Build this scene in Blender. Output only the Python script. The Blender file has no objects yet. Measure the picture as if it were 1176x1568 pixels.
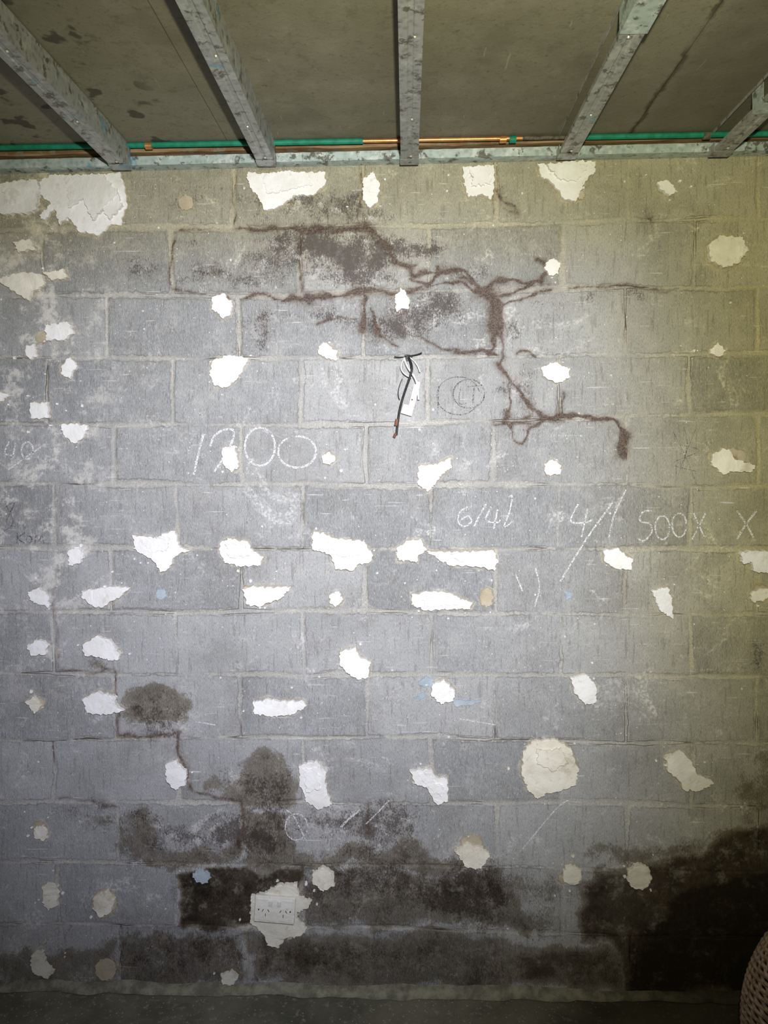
import bpy, bmesh, math, random
import numpy as np
from mathutils import Vector, Matrix, Euler
random.seed(7); rng=np.random.RandomState(5)
sc=bpy.context.scene
try:
    sc.view_settings.view_transform='Standard'
    sc.view_settings.look='None'
except Exception as e: print(e)

# ------------------------------------------------------------------ camera
W,H=1176.0,1568.0      # working frame (same 3:4 aspect as 1659x2212)
LENS,SENS=26.0,36.0
SHX,SHY=0.0,-64.0/1568
YAW,PITCH,ROLL=math.radians(1.75),math.radians(1.0),math.radians(-0.3)
D=2.315
R=(Matrix.Rotation(YAW,3,'Z')@Matrix.Rotation(math.radians(90)-PITCH,3,'X')@Matrix.Rotation(ROLL,3,'Z'))
C=Vector((0,-D,0))
def ray(px,py):
    return R@Vector((((px-W/2)/H+SHX)*SENS, (-(py-H/2)/H+SHY)*SENS, -LENS))
def on_y(px,py,y=0.0):
    d=ray(px,py); t=(y-C.y)/d.y; return C+d*t
def on_z(px,py,z):
    d=ray(px,py); t=(z-C.z)/d.z; return C+d*t
C.z=-on_y(588,1519).z
def w2(px,py):
    p=on_y(px,py); return (p.x,p.z)
cam_d=bpy.data.cameras.new('camera'); cam=bpy.data.objects.new('camera',cam_d)
sc.collection.objects.link(cam)
cam_d.sensor_fit='VERTICAL'; cam_d.sensor_height=SENS; cam_d.sensor_width=SENS; cam_d.lens=LENS
cam_d.shift_x=SHX; cam_d.shift_y=SHY; cam_d.clip_start=0.01
cam.matrix_world=Matrix.Translation(C)@R.to_4x4()
sc.camera=cam
print('cam z',C.z,'top',w2(622,256))

# ------------------------------------------------------------------ node helper
class NT:
    def __init__(s,name):
        s.m=bpy.data.materials.new(name); s.m.use_nodes=True
        s.t=s.m.node_tree; s.t.nodes.clear()
        s.out=s.n('ShaderNodeOutputMaterial'); s.b=s.n('ShaderNodeBsdfPrincipled')
        s.t.links.new(s.b.outputs[0],s.out.inputs[0])
        s.b.inputs['Roughness'].default_value=0.85
        s.b.inputs['Specular IOR Level'].default_value=0.25
        s.obj=s.n('ShaderNodeTexCoord').outputs['Object']
    def n(s,t): return s.t.nodes.new(t)
    def put(s,inp,v):
        if isinstance(v,bpy.types.NodeSocket): s.t.links.new(v,inp)
        else:
            if isinstance(v,tuple) and len(v)==3 and inp.type=='RGBA': v=v+(1,)
            inp.default_value=v
    def math(s,op,a,b=0.0,c=None,clamp=False):
        x=s.n('ShaderNodeMath'); x.operation=op; x.use_clamp=clamp
        s.put(x.inputs[0],a); s.put(x.inputs[1],b)
        if c is not None: s.put(x.inputs[2],c)
        return x.outputs[0]
    def ss(s,v,lo,hi,a=0.0,b=1.0):
        x=s.n('ShaderNodeMapRange'); x.interpolation_type='SMOOTHSTEP'
        s.put(x.inputs[0],v)
        if lo<hi: x.inputs[1].default_value=lo;x.inputs[2].default_value=hi;x.inputs[3].default_value=a;x.inputs[4].default_value=b
        else: x.inputs[1].default_value=hi;x.inputs[2].default_value=lo;x.inputs[3].default_value=b;x.inputs[4].default_value=a
        return x.outputs[0]
    def map(s,sc_=(1,1,1),loc=(0,0,0),rot=(0,0,0)):
        x=s.n('ShaderNodeMapping'); s.put(x.inputs[0],s.obj); x.inputs['Scale'].default_value=sc_
        x.inputs['Location'].default_value=loc; x.inputs['Rotation'].default_value=rot; return x.outputs[0]
    def noise(s,scale,detail=4,rough=0.55,vec=None,dist=0.0):
        x=s.n('ShaderNodeTexNoise'); s.put(x.inputs['Vector'],vec if vec is not None else s.obj)
        x.inputs['Scale'].default_value=scale; x.inputs['Detail'].default_value=detail
        x.inputs['Roughness'].default_value=rough; x.inputs['Distortion'].default_value=dist
        return x.outputs[0]
    def voro(s,scale,vec=None,out='Distance',rand=1.0):
        x=s.n('ShaderNodeTexVoronoi'); s.put(x.inputs['Vector'],vec if vec is not None else s.obj)
        x.inputs['Scale'].default_value=scale; x.inputs['Randomness'].default_value=rand
        return x.outputs[out]
    def attr(s,name):
        x=s.n('ShaderNodeAttribute'); x.attribute_name=name; return x.outputs['Fac']
    def mix(s,f,a,b,mode='MIX'):
        x=s.n('ShaderNodeMix'); x.data_type='RGBA'; x.blend_type=mode
        s.put(x.inputs[0],f); s.put(x.inputs[6],a); s.put(x.inputs[7],b); return x.outputs[2]
    def bump(s,h,strength=0.5,dist=0.002):
        x=s.n('ShaderNodeBump'); x.inputs['Strength'].default_value=strength; x.inputs['Distance'].default_value=dist
        s.put(x.inputs['Height'],h); s.put(s.b.inputs['Normal'],x.outputs[0])
    def col(s,v): s.put(s.b.inputs['Base Color'],v)
    def rough(s,v): s.put(s.b.inputs['Roughness'],v)

def simple(name,c1,c2,scale=30,rough=0.8,metal=0.0,bump=0.3,bd=0.001):
    k=NT(name); n=k.noise(scale,5); k.col(k.mix(k.ss(n,0.35,0.65),c1,c2)); k.rough(rough)
    k.b.inputs['Metallic'].default_value=metal
    k.bump(k.noise(scale*4,4),bump,bd); return k.m

def obj_from(name,verts,faces,mat=None,smooth=False,parent=None):
    me=bpy.data.meshes.new(name); me.from_pydata([tuple(v) for v in verts],[],faces); me.update()
    o=bpy.data.objects.new(name,me); sc.collection.objects.link(o)
    if mat: me.materials.append(mat)
    if smooth:
        for p in me.polygons: p.use_smooth=True
    if parent: o.parent=parent
    return o

# ------------------------------------------------------------------ numpy noise
def vnoise(x,z,scale,seed):
    r=np.random.RandomState(seed).rand(256,256)
    u=x*scale+1000.3; v=z*scale+1000.7
    i=np.floor(u).astype(int); j=np.floor(v).astype(int); fu=u-i; fv=v-j
    fu=fu*fu*(3-2*fu); fv=fv*fv*(3-2*fv)
    a=r[i%256,j%256];b=r[(i+1)%256,j%256];c=r[i%256,(j+1)%256];d=r[(i+1)%256,(j+1)%256]
    return (a*(1-fu)+b*fu)*(1-fv)+(c*(1-fu)+d*fu)*fv-0.5
def fbm(x,z,scale,seed,o=3):
    s=0;a=1.0
    for k in range(o): s=s+a*vnoise(x,z,scale*2**k,seed+k); a*=0.5
    return s
def seg_dist(x,z,p,q):
    px,pz=p;dx=q[0]-px;dz=q[1]-pz;L=dx*dx+dz*dz+1e-12
    t=np.clip(((x-px)*dx+(z-pz)*dz)/L,0,1)
    return np.hypot(x-px-t*dx,z-pz-t*dz)
def poly_sd(x,z,P):
    d=np.full(x.shape,9.0); ins=np.zeros(x.shape,bool)
    n=len(P)
    for i in range(n):
        a=P[i];b=P[(i+1)%n]; d=np.minimum(d,seg_dist(x,z,a,b))
        if a[1]!=b[1]:
            c=((a[1]>z)!=(b[1]>z))&(x<(b[0]-a[0])*(z-a[1])/(b[1]-a[1])+a[0]); ins^=c
    return np.where(ins,-d,d)

# ------------------------------------------------------------------ data traced from the photo
JX=[-200,80,180,450,560,660,860,1060,1400]
JY=[[352,351,350,348,347,346,341,336,331],
[450,451,451,455,447,445,441,441,440],
[548,548,549,548,548,546,545,543,542],
[649,649,651,651,650,646,641,634,630],
[741,741,742,742,743,743,742,745,746],
[838,838,839,840,840,840,840,840,839],
[938,938,937,936,936,938,941,941,942],
[1029,1030,1031,1034,1034,1034,1033,1036,1038],
[1134,1134,1132,1129,1129,1130,1135,1138,1141],
[1228,1228,1228,1229,1230,1230,1229,1234,1238],
[1319,1320,1322,1325,1325,1326,1330,1335,1338],
[1414,1415,1416,1419,1420,1423,1430,1434,1437]]
VX=[[-38,160,357,557,759,961,1163],[-132,64,262,460,657,861,1064,1268],[-35,165,364,556,757,958,1160],
[-124,72,265,460,656,855,1056,1258],[-22,175,370,560,755,959,1160],[-112,84,270,465,660,856,1057,1258],
[-26,170,370,560,757,958,1160],[-116,80,270,465,660,858,1058,1258],[-20,175,368,562,757,958,1160],
[-112,82,272,465,660,860,1061,1262],[-14,180,370,562,760,961,1162],[-104,90,270,465,657,862,1060,1262],
[-8,185,375,570,765,965,1166]]

# brown mud tracks: (half width px, strength, points)
LINES=[
(4.5,.75,[(365,350),(420,350),(455,352)]),(6,1,[(448,352),(470,354),(532,352),(562,352)]),
(3.5,1,[(562,352),(588,368),(602,388),(613,403),(628,410),(642,418),(660,412),(690,410),(712,416),(730,428),(744,440)]),
(3.2,.9,[(635,424),(660,434),(690,430),(716,436),(740,444)]),
(7,1.1,[(732,436),(752,446),(762,466),(764,490),(760,508)]),(3,.9,[(760,508),(754,530),(748,545)]),
(2.6,.7,[(764,490),(770,510),(764,536),(770,560)]),
(4,.9,[(764,555),(780,578),(794,592),(804,612),(822,632),(836,640)]),(3.6,1.1,[(836,640),(860,641),(905,638),(944,641),(952,655)]),(4.5,1.1,[(951,650),(954,675),(955,702)]),
(3.5,.7,[(372,452),(410,452),(440,455)]),(6,.95,[(435,455),(480,456),(520,452),(550,450)]),(4,.8,[(550,450),(590,450),(620,444),(652,438)]),
(4,.9,[(655,436),(665,416),(668,402)]),(3,.8,[(700,425),(722,428),(738,434)]),
(4,.9,[(744,438),(766,426),(790,428),(812,438),(826,436),(836,424),(830,408),(822,402)]),
(2.2,.8,[(768,468),(790,462),(812,455),(840,446)]),(3.5,.9,[(768,454),(792,446),(818,440)]),
(3,.6,[(868,442),(910,440),(960,440)]),(2.2,.45,[(960,440),(1010,445),(1035,443)]),
(4.5,1,[(553,458),(556,484),(554,508)]),(2.6,.7,[(488,490),(510,486),(530,482),(545,490)]),
(3.2,.9,[(566,470),(572,498),(582,512),(598,525),(612,530)]),(2.2,.7,[(630,520),(660,526),(690,540),(712,544)]),(3,1,[(700,544),(730,542),(757,541)]),(2.4,.8,[(790,540),(808,536),(822,541)]),
(3,.8,[(780,590),(785,612),(778,640)]),(3.5,.8,[(772,645),(782,650),(786,668),(796,678),(806,672),(814,655),(828,642)]),(3,.7,[(758,650),(775,648),(790,646),(812,648)]),
(3,.6,[(800,610),(815,625),(806,640)]),
(4,.85,[(460,356),(458,380)]),(3,.6,[(460,400),(462,446)]),(3,.6,[(580,370),(600,400),(640,408)]),
(4,.6,[(765,285),(772,305),(788,326)]),(3,.4,[(762,300),(775,322),(790,330)]),
(2.4,.8,[(262,372),(262,440)]),(2.2,.6,[(270,350),(340,352),(365,350)]),(2.6,.55,[(262,445),(300,448),(350,450)]),
(2.0,.7,[(858,598),(856,640)]),
(2.0,.4,[(84,880),(86,930),(84,985),(85,1028)]),(2.4,.45,[(85,1030),(130,1030),(175,1030)]),(3,.7,[(175,1030),(178,1075),(181,1118)]),(4,.7,[(182,1122),(225,1127),(270,1127)]),(4,.75,[(272,1127),(276,1160),(282,1188)]),
(2.0,.3,[(958,770),(958,838)]),(2.0,.3,[(957,870),(957,930)]),
(3.5,.65,[(282,1195),(302,1216),(340,1220),(368,1226)]),(2,.6,[(562,1232),(564,1270)]),
(4,.6,[(370,1228),(374,1270),(371,1300)]),(3,.5,[(90,1223),(140,1230),(175,1232)]),
(2.0,.7,[(357,270),(357,345)]),(2.2,.65,[(556,262),(556,345)]),(2,.5,[(758,290),(759,330)])]
def blob(x,y,rx,ry,rot=0,n=14):
    c,s=math.cos(rot),math.sin(rot)
    return [(x+rx*math.cos(a)*c-ry*math.sin(a)*s,y+rx*math.cos(a)*s+ry*math.sin(a)*c) for a in np.linspace(0,2*math.pi,n,endpoint=False)]
MOLD=[ # strength, softness px, polygon
(.62,30,blob(500,385,45,32)),(.60,28,blob(575,395,46,34,.5)),(.60,24,blob(545,432,60,20)),(.55,12,[(522,372),(545,365),(560,385),(545,410),(560,430),(535,428),(525,405)]),(.7,14,[(470,360),(500,358),(492,380),(478,400),(482,425),(468,430)]),
(.5,10,[(575,372),(592,380),(598,400),(585,415),(590,396)]),
(.6,30,blob(420,395,44,38)),(.6,20,blob(330,425,60,20)),(.45,20,blob(225,400,34,38)),(.4,20,blob(300,375,30,20)),
(.66,26,blob(420,318,46,18)),(.68,30,blob(520,318,60,22)),(.45,20,blob(590,330,30,15)),
(.66,26,blob(640,488,64,28,-.1)),(.55,22,blob(590,505,30,22)),(.65,16,blob(520,488,32,12)),(.5,26,blob(430,480,60,24)),(.45,24,blob(400,520,30,20)),(.5,20,blob(690,470,30,20)),
(.6,14,blob(640,390,28,18)),(.55,14,blob(700,420,45,12)),(.5,18,blob(780,500,22,36)),(.5,20,blob(800,440,50,12)),
(.55,24,blob(785,600,34,36)),(.45,16,blob(812,655,40,14)),(.45,16,blob(945,450,90,12)),(.55,14,blob(778,305,16,22)),(.45,10,blob(990,325,14,12)),
(.55,24,blob(240,1090,48,36)),(.6,30,blob(400,1195,60,34)),(.6,24,blob(400,1270,50,50)),(.6,26,blob(300,1285,90,28)),
(.65,30,blob(560,1270,100,40)),(.6,30,blob(600,1360,170,44)),(.6,26,blob(730,1370,60,50)),(.5,30,blob(520,1465,200,32)),
(.5,12,blob(6,780,12,45)),(.4,20,blob(1165,1020,24,60)),(.5,30,blob(330,1370,70,50)),(.5,30,blob(260,1460,90,30)),(.45,30,blob(1090,1290,90,24,-.3)),(.45,20,blob(220,1250,50,20)),(.4,20,blob(120,1240,50,20)),(.35,14,blob(560,380,140,24)),(.4,30,blob(300,300,60,26)),(.3,30,blob(90,1450,80,30))]
DAMP=[
(0.50,10,[(200,1062),(230,1046),(265,1050),(290,1068),(300,1095),(285,1120),(185,1121),(182,1095)]),
(0.50,14,[(300,1196),(345,1190),(385,1158),(432,1164),(458,1195),(456,1226),(372,1228),(310,1220)]),
(0.48,20,[(188,1240),(225,1232),(262,1290),(272,1322),(190,1318)]),
(0.56,16,[(195,1300),(370,1286),(370,1325),(200,1320)]),
(0.38,18,[(100,1228),(180,1232),(180,1262),(110,1256)]),
(0.55,16,[(372,1228),(430,1232),(450,1290),(490,1308),(600,1302),(632,1268),(655,1296),(720,1316),(775,1338),(470,1334),(372,1328)]),
(0.95,7,[(274,1328),(468,1330),(464,1414),(330,1417),(274,1412)]),
(0.52,22,[(468,1334),(560,1330),(770,1340),(792,1375),(815,1426),(640,1424),(468,1420)]),
(0.58,14,[(660,1340),(772,1340),(800,1385),(812,1424),(660,1420)]),
(0.56,16,[(380,1425),(600,1426),(880,1438),(970,1440),(965,1520),(380,1515)]),
(0.68,22,[(380,1430),(520,1430),(600,1450),(560,1500),(400,1500)]),(0.75,20,[(760,1445),(900,1440),(970,1445),(968,1520),(800,1515)]),
(0.56,18,[(192,1432),(300,1428),(376,1428),(370,1512),(200,1512)]),
(0.48,16,[(90,1450),(185,1440),(185,1510),(100,1500)]),
(0.90,14,[(872,1345),(905,1334),(1000,1318),(1085,1296),(1140,1262),(1400,1235),(1400,1560),(960,1540),(950,1440),(885,1424)]),
(1.20,26,[(960,1440),(1060,1345),(1400,1290),(1400,1560),(960,1540)]),
(0.45,18,[(890,1316),(960,1296),(1090,1272),(1130,1245),(1130,1290),(960,1325)]),
(0.40,24,[(1140,1150),(1400,1120),(1400,1260),(1150,1260)]),
(0.38,16,[(135,1005),(185,1012),(182,1030),(130,1030)]),
(0.30,25,[(640,1310),(860,1340),(870,1430),(780,1425)]),
(0.42,30,[(-200,1440),(190,1445),(200,1540),(-200,1540)])]

PW=[ # white patches
[(-40,285),(0,283),(60,277),(63,300),(60,322),(40,330),(10,331),(-40,325)],
[(63,280),(78,269),(186,265),(192,285),(196,315),(186,345),(170,344),(150,362),(122,357),(104,333),(92,345),(86,322),(70,338),(62,332),(80,312),(64,300)],
[(380,266),(440,263),(498,264),(499,284),(482,300),(452,301),(430,318),(405,324),(396,304),(384,290)],
[(556,274),(571,264),(583,284),(579,310),(566,320),(555,306)],
[(708,257),(757,254),(757,288),(752,308),(738,299),(716,303),(710,282)],
[(822,251),(866,248),(911,249),(911,265),(893,284),(881,310),(862,306),(845,282),(828,272)],
[(1005,280),(1020,276),(1036,296),(1024,302),(1008,291)],
[(834,404),(848,396),(858,405),(854,422),(841,424),(832,414)],
[(325,456),(345,449),(357,465),(353,484),(341,489),(325,474)],
[(604,458),(614,440),(627,460),(626,475),(615,474),(606,478)],
[(488,531),(500,525),(518,538),(515,553),(500,550),(488,543)],
[(325,554),(350,545),(381,550),(365,580),(346,594),(328,590),(322,570)],
[(70,498),(105,493),(116,510),(100,522),(72,522)],[(40,531),(54,527),(60,545),(49,552),(40,545)],
[(95,560),(108,547),(120,560),(108,580),(95,575)],[(-20,600),(0,600),(18,606),(5,615),(-20,614)],
[(48,616),(75,616),(78,640),(50,642)],[(95,650),(112,648),(138,652),(130,670),(115,680),(98,665)],
[(342,686),(360,682),(367,715),(356,724),(342,712)],[(493,698),(505,691),(516,702),(505,712),(495,710)],
[(640,713),(663,711),(690,700),(691,716),(668,738),(655,753),(640,743)],[(832,710),(845,703),(860,712),(857,727),(835,727)],
[(828,563),(850,555),(872,565),(870,580),(850,587),(830,577)],
[(203,819),(240,823),(270,812),(275,834),(292,843),(270,851),(262,869),(247,877),(238,860),(224,851),(207,840)],
[(337,831),(352,823),(380,828),(388,842),(405,853),(400,865),(370,867),(345,862),(337,846)],
[(480,813),(495,815),(512,824),(558,828),(572,850),(565,862),(547,865),(541,874),(515,872),(508,852),(495,845),(478,840)],
[(607,839),(625,827),(645,826),(655,842),(640,852),(638,861),(610,858)],
[(652,844),(755,841),(762,858),(757,873),(720,867),(690,866),(672,857)],
[(105,844),(120,836),(132,847),(125,862),(108,865)],[(922,843),(945,838),(968,855),(965,872),(940,870),(925,860)],
[(1130,846),(1150,843),(1200,845),(1200,882),(1165,876),(1150,873),(1150,860),(1134,862)],
[(45,906),(60,898),(78,912),(76,930),(60,925),(46,918)],
[(126,904),(150,900),(200,900),(186,914),(160,930),(140,926),(127,915)],
[(372,901),(385,897),(448,897),(430,917),(400,928),(378,925)],[(505,909),(520,905),(527,918),(515,930),(505,922)],
[(630,909),(650,905),(690,907),(725,922),(720,932),(690,933),(650,934),(630,925)],
[(998,905),(1022,898),(1028,915),(1030,948),(1010,935)],
[(128,986),(150,972),(170,978),(187,1000),(182,1010),(160,1008),(132,1003)],
[(520,996),(545,990),(550,1003),(568,1012),(565,1035),(550,1040),(530,1028),(520,1015)],
[(43,988),(62,978),(76,985),(72,1002),(50,1004)],[(128,1069),(150,1057),(178,1063),(180,1078),(192,1087),(170,1092),(135,1090)],
[(388,1073),(410,1068),(430,1072),(463,1071),(470,1080),(445,1094),(415,1097),(390,1092)],
[(662,1046),(680,1038),(697,1055),(694,1072),(675,1078),(660,1064)],
[(872,1036),(895,1030),(913,1050),(912,1075),(895,1078),(878,1060)],
[(255,1169),(270,1161),(288,1180),(285,1200),(270,1208),(257,1195)],
[(458,1171),(485,1163),(500,1180),(502,1210),(509,1230),(487,1238),(470,1227),(465,1213),(458,1200)],
[(628,1179),(660,1175),(668,1188),(685,1190),(685,1225),(670,1231),(658,1213),(652,1203),(635,1197)],
]
PC=[ # creamier patches
[(1082,376),(1100,361),(1135,364),(1144,385),(1130,405),(1105,412),(1085,401)],
[(1085,535),(1098,525),(1110,538),(1100,547),(1087,543)],
[(1088,696),(1105,686),(1116,690),(1124,703),(1155,713),(1150,722),(1125,722),(1105,727),(1088,712)],
[(1148,907),(1165,900),(1200,900),(1190,912),(1170,917),(1150,922)],
[(22,373),(48,368),(58,385),(30,388)],[(-5,430),(36,418),(68,422),(70,438),(52,447),(46,461),(30,452),(8,438)],[(68,418),(100,412),(106,427),(80,430)],
[(40,1073),(55,1065),(65,1080),(55,1092)],
[(800,1151),(815,1133),(850,1130),(875,1145),(886,1175),(880,1200),(845,1212),(822,1222),(808,1210),(797,1185)],
[(1018,1156),(1040,1148),(1058,1165),(1068,1185),(1092,1197),(1065,1210),(1045,1208),(1037,1192),(1020,1180)],
[(695,1301),(715,1288),(740,1296),(750,1308),(735,1328),(712,1325)],
[(53,1268),(68,1262),(75,1275),(68,1287),(55,1283)],[(478,1336),(495,1325),(512,1335),(513,1355),(495,1363),(480,1352)],
[(875+15*math.cos(a),1338+16*math.sin(a)) for a in np.linspace(0,5.7,11)],
[(978+19*math.cos(a),1341+20*math.sin(a)) for a in np.linspace(0,5.8,13)],
[(65,1356),(80,1350),(92,1365),(90,1385),(76,1392),(66,1380)],[(145,1371),(165,1360),(178,1375),(172,1395),(155,1403),(143,1388)],
[(384,1370),(405,1366),(428,1352),(455,1350),(460,1373),(478,1377),(472,1388),(455,1394),(456,1405),(470,1420),(462,1432),(440,1434),(426,1451),(410,1446),(402,1428),(383,1412)],
[(338,1490),(355,1483),(367,1492),(358,1505),(342,1505)],[(50,1460),(65,1452),(72,1470),(85,1485),(75,1497),(55,1490),(48,1475)],
]
def circ(x,y,r,n=9,e=1.0): return [(x+r*math.cos(2*math.pi*i/n),y+e*r*math.sin(2*math.pi*i/n)) for i in range(n)]
PT=[circ(162,1484,17),circ(745,915,11,8,1.4),circ(285,311,12),[(1113,686),(1138,690),(1148,710),(1130,705)],circ(64,517,10),circ(60,1078,9),
    [(425,1400),(452,1398),(466,1424),(440,1440)],[(385,905),(376,912),(370,905),(376,895)],circ(722,1290,17,9,.7),circ(888,299,7),circ(60,1268,11),circ(160,1383,20,9,1.1),circ(1165,908,14),circ(862,1345,8)]
PB=[[(294,1338),(302,1331),(318,1333),(324,1344),(316,1353),(300,1351)],[(240,903),(252,902),(257,912),(247,919),(239,914)],[(864,904),(874,905),(875,917),(866,918)],
    [(640,1045),(652,1035),(664,1040),(662,1052),(648,1052)],[(692,1070),(715,1072),(738,1072),(722,1080),(698,1082)],[(632,1068),(648,1060),(652,1066),(640,1074)]]

# ------------------------------------------------------------------ wall mesh with measured masonry
STEP=0.004
x0,x1=-1.95,1.75; ZT=2.72
xs=np.arange(x0,x1,STEP); zs=np.arange(0,ZT,STEP)
X,Z=np.meshgrid(xs,zs); nx,nz=len(xs),len(zs)
jz=[]
for row in JY:
    pts=[w2(a,b) for a,b in zip(JX,row)]
    jz.append(np.interp(X,[p[0] for p in pts],[p[1] for p in pts]))
wob=fbm(X,Z,9,11,4)*0.008; wobz=fbm(X,Z,7,21,4)*0.007
Zw=Z+wobz; Xw=X+wob
dh=np.full(X.shape,9.0); course=np.zeros(X.shape,int)
for k_,j in enumerate(jz):
    dh=np.minimum(dh,np.abs(Zw-j)); course+= (Zw<j)
dv=np.full(X.shape,9.0); tone=np.zeros(X.shape)
for c in range(13):
    m=course==c
    yc=250+97.5*(c+.5)
    vx=[w2(v,yc)[0] for v in VX[c]]
    while vx[0]>x0: vx.insert(0,vx[0]-.4)
    while vx[-1]<x1: vx.append(vx[-1]+.4)
    vx=np.array(vx); idx=np.searchsorted(vx,Xw[m])
    dd=np.full(idx.shape,9.0)
    for v in vx: dd=np.minimum(dd,np.abs(Xw[m]-v))
    dv[m]=dd; tone[m]=np.random.RandomState(c+40).rand(60)[idx]
hw=0.0066+fbm(X,Z,5,31,4)*0.010
joint=np.minimum(dh,dv*1.1)-hw
S=489.0
def window(P,mrg):
    a=np.array(P); i0=max(0,int((a[:,0].min()-mrg-x0)/STEP)); i1=min(nx,int((a[:,0].max()+mrg-x0)/STEP)+2)
    j0=max(0,int((a[:,1].min()-mrg)/STEP)); j1=min(nz,int((a[:,1].max()+mrg)/STEP)+2)
    return slice(j0,max(j1,j0)),slice(i0,max(i1,i0))
line=np.full(X.shape,-1.0)
Xs=X+fbm(X,Z,16,51,5)*0.024; Zs=Z+fbm(X,Z,16,61,5)*0.024
wmod=.64*(1+1.4*fbm(X,Z,20,65,3))
for w,st,pts in LINES:
    P=[w2(*p) for p in pts]; sl=window(P,.12)
    d=np.full(X[sl].shape,9.0)
    for a,b in zip(P[:-1],P[1:]): d=np.minimum(d,seg_dist(Xs[sl],Zs[sl],a,b))
    line[sl]=np.maximum(line[sl],(st-d/(2.2*w/S*wmod[sl].clip(.3,2))))
def soft(lst,seed,amp,rad=1.0,add=False):
    o=np.zeros(X.shape); Xa=X+fbm(X,Z,7,seed,5)*amp; Za=Z+fbm(X,Z,7,seed+9,5)*amp
    for s,w,pts in lst:
        P=[w2(*p) for p in pts]; w=w/S*rad; sl=window(P,.15+2*w)
        sd=poly_sd(Xa[sl],Za[sl],P)
        t=np.clip(0.5-sd/(2*w),0,1); v=s*t*t*(3-2*t)
        o[sl]=np.maximum(o[sl],v) if not add else 1-(1-o[sl])*(1-v)
    return o
mold=soft(MOLD,71,0.07,1.3,True); damp=soft(DAMP,81,0.07,1.1)
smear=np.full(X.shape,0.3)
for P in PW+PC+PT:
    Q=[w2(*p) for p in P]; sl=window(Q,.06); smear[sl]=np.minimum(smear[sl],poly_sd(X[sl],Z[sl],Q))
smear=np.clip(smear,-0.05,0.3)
rec=np.clip(-joint/0.004,0,1); rec=rec*rec*(3-2*rec)
depth=rec*(0.0012+0.006*np.clip(fbm(X,Z,4,91,2)+0.05,0,1))+np.clip(line,0,1)*0.0025*rec \
      +fbm(X,Z,60,95,2)*0.0008+(tone-0.5)*0.0016*(1-rec)
Y=depth+0.0015
co=np.stack([X,Y,Z],-1).reshape(-1,3).astype(np.float32)
ii=np.arange(nx*nz).reshape(nz,nx)
q=np.stack([ii[:-1,:-1],ii[:-1,1:],ii[1:,1:],ii[1:,:-1]],-1).reshape(-1,4).astype(np.int32)
me=bpy.data.meshes.new('wall_back'); me.vertices.add(len(co)); me.vertices.foreach_set('co',co.ravel())
me.loops.add(q.size); me.loops.foreach_set('vertex_index',q.ravel())
me.polygons.add(len(q)); me.polygons.foreach_set('loop_start',np.arange(0,q.size,4,dtype=np.int32))
try: me.polygons.foreach_set('loop_total',np.full(len(q),4,dtype=np.int32))
except Exception: pass
me.update(calc_edges=True)
me.polygons.foreach_set('use_smooth',np.ones(len(q),bool))
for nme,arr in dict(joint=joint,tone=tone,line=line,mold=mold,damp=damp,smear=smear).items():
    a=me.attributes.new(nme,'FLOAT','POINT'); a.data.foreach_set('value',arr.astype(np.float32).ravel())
wall=bpy.data.objects.new('wall_back',me); sc.collection.objects.link(wall)

k=NT('concrete_block')
big=k.noise(2.2,4); med=k.noise(13,5,.6); sm=k.noise(55,5,.65)
fine=k.noise(1,3,.65,vec=k.map((560,560,130)))
comb=k.noise(1,3,.6,vec=k.map((130,130,14)))
fine2=k.noise(260,3,.6)
tone_=k.attr('tone')
v=k.math('ADD',k.math('MULTIPLY',tone_,0.50),k.math('MULTIPLY',big,0.55))
base=k.mix(k.ss(v,0.2,0.8),(0.245,0.250,0.260),(0.370,0.373,0.378))
base=k.mix(k.ss(med,0.45,0.75,0,.4),base,(0.47,0.47,0.465))
base=k.mix(k.ss(k.noise(3.7,6,.7,vec=k.map(loc=(4,4,4))),.46,.68,0,.5),base,(.20,.197,.19))
base=k.mix(k.ss(comb,0.46,0.30,0,.45),base,(0.15,0.145,0.14))
base=k.mix(k.ss(fine,0.47,0.30,0,.60),base,(0.085,0.08,0.075))
base=k.mix(k.ss(fine,0.54,0.70,0,.42),base,(0.62,0.62,0.62))
# mortar
jn=k.math('ADD',k.attr('joint'),k.math('MULTIPLY',k.math('SUBTRACT',sm,0.5),0.022))
jm=k.ss(jn,0.0045,-0.0030)
jd=k.math('MULTIPLY',k.ss(k.math('ABSOLUTE',k.math('SUBTRACT',jn,.0022)),.0030,.0004),k.ss(k.noise(7,4,.6,vec=k.map(loc=(3,9,2))),.42,.58,.05,.6))
mort=k.mix(k.ss(fine2,.35,.65),(0.32,0.312,0.29),(0.49,0.475,0.44))
base=k.mix(k.math('MULTIPLY',jm,k.ss(k.noise(5,4),.35,.6,.25,.85)),base,mort)
base=k.mix(jd,base,(.14,.13,.12))
# hairline shrinkage cracks along some joints
hc=k.math('MULTIPLY',k.ss(k.math('ABSOLUTE',k.math('ADD',k.attr('joint'),0.0030)),0.0016,0.0006),k.ss(k.noise(3.1,3),.52,.6))
base=k.mix(k.math('MULTIPLY',hc,.85),base,(0.06,0.048,0.04))
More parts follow.
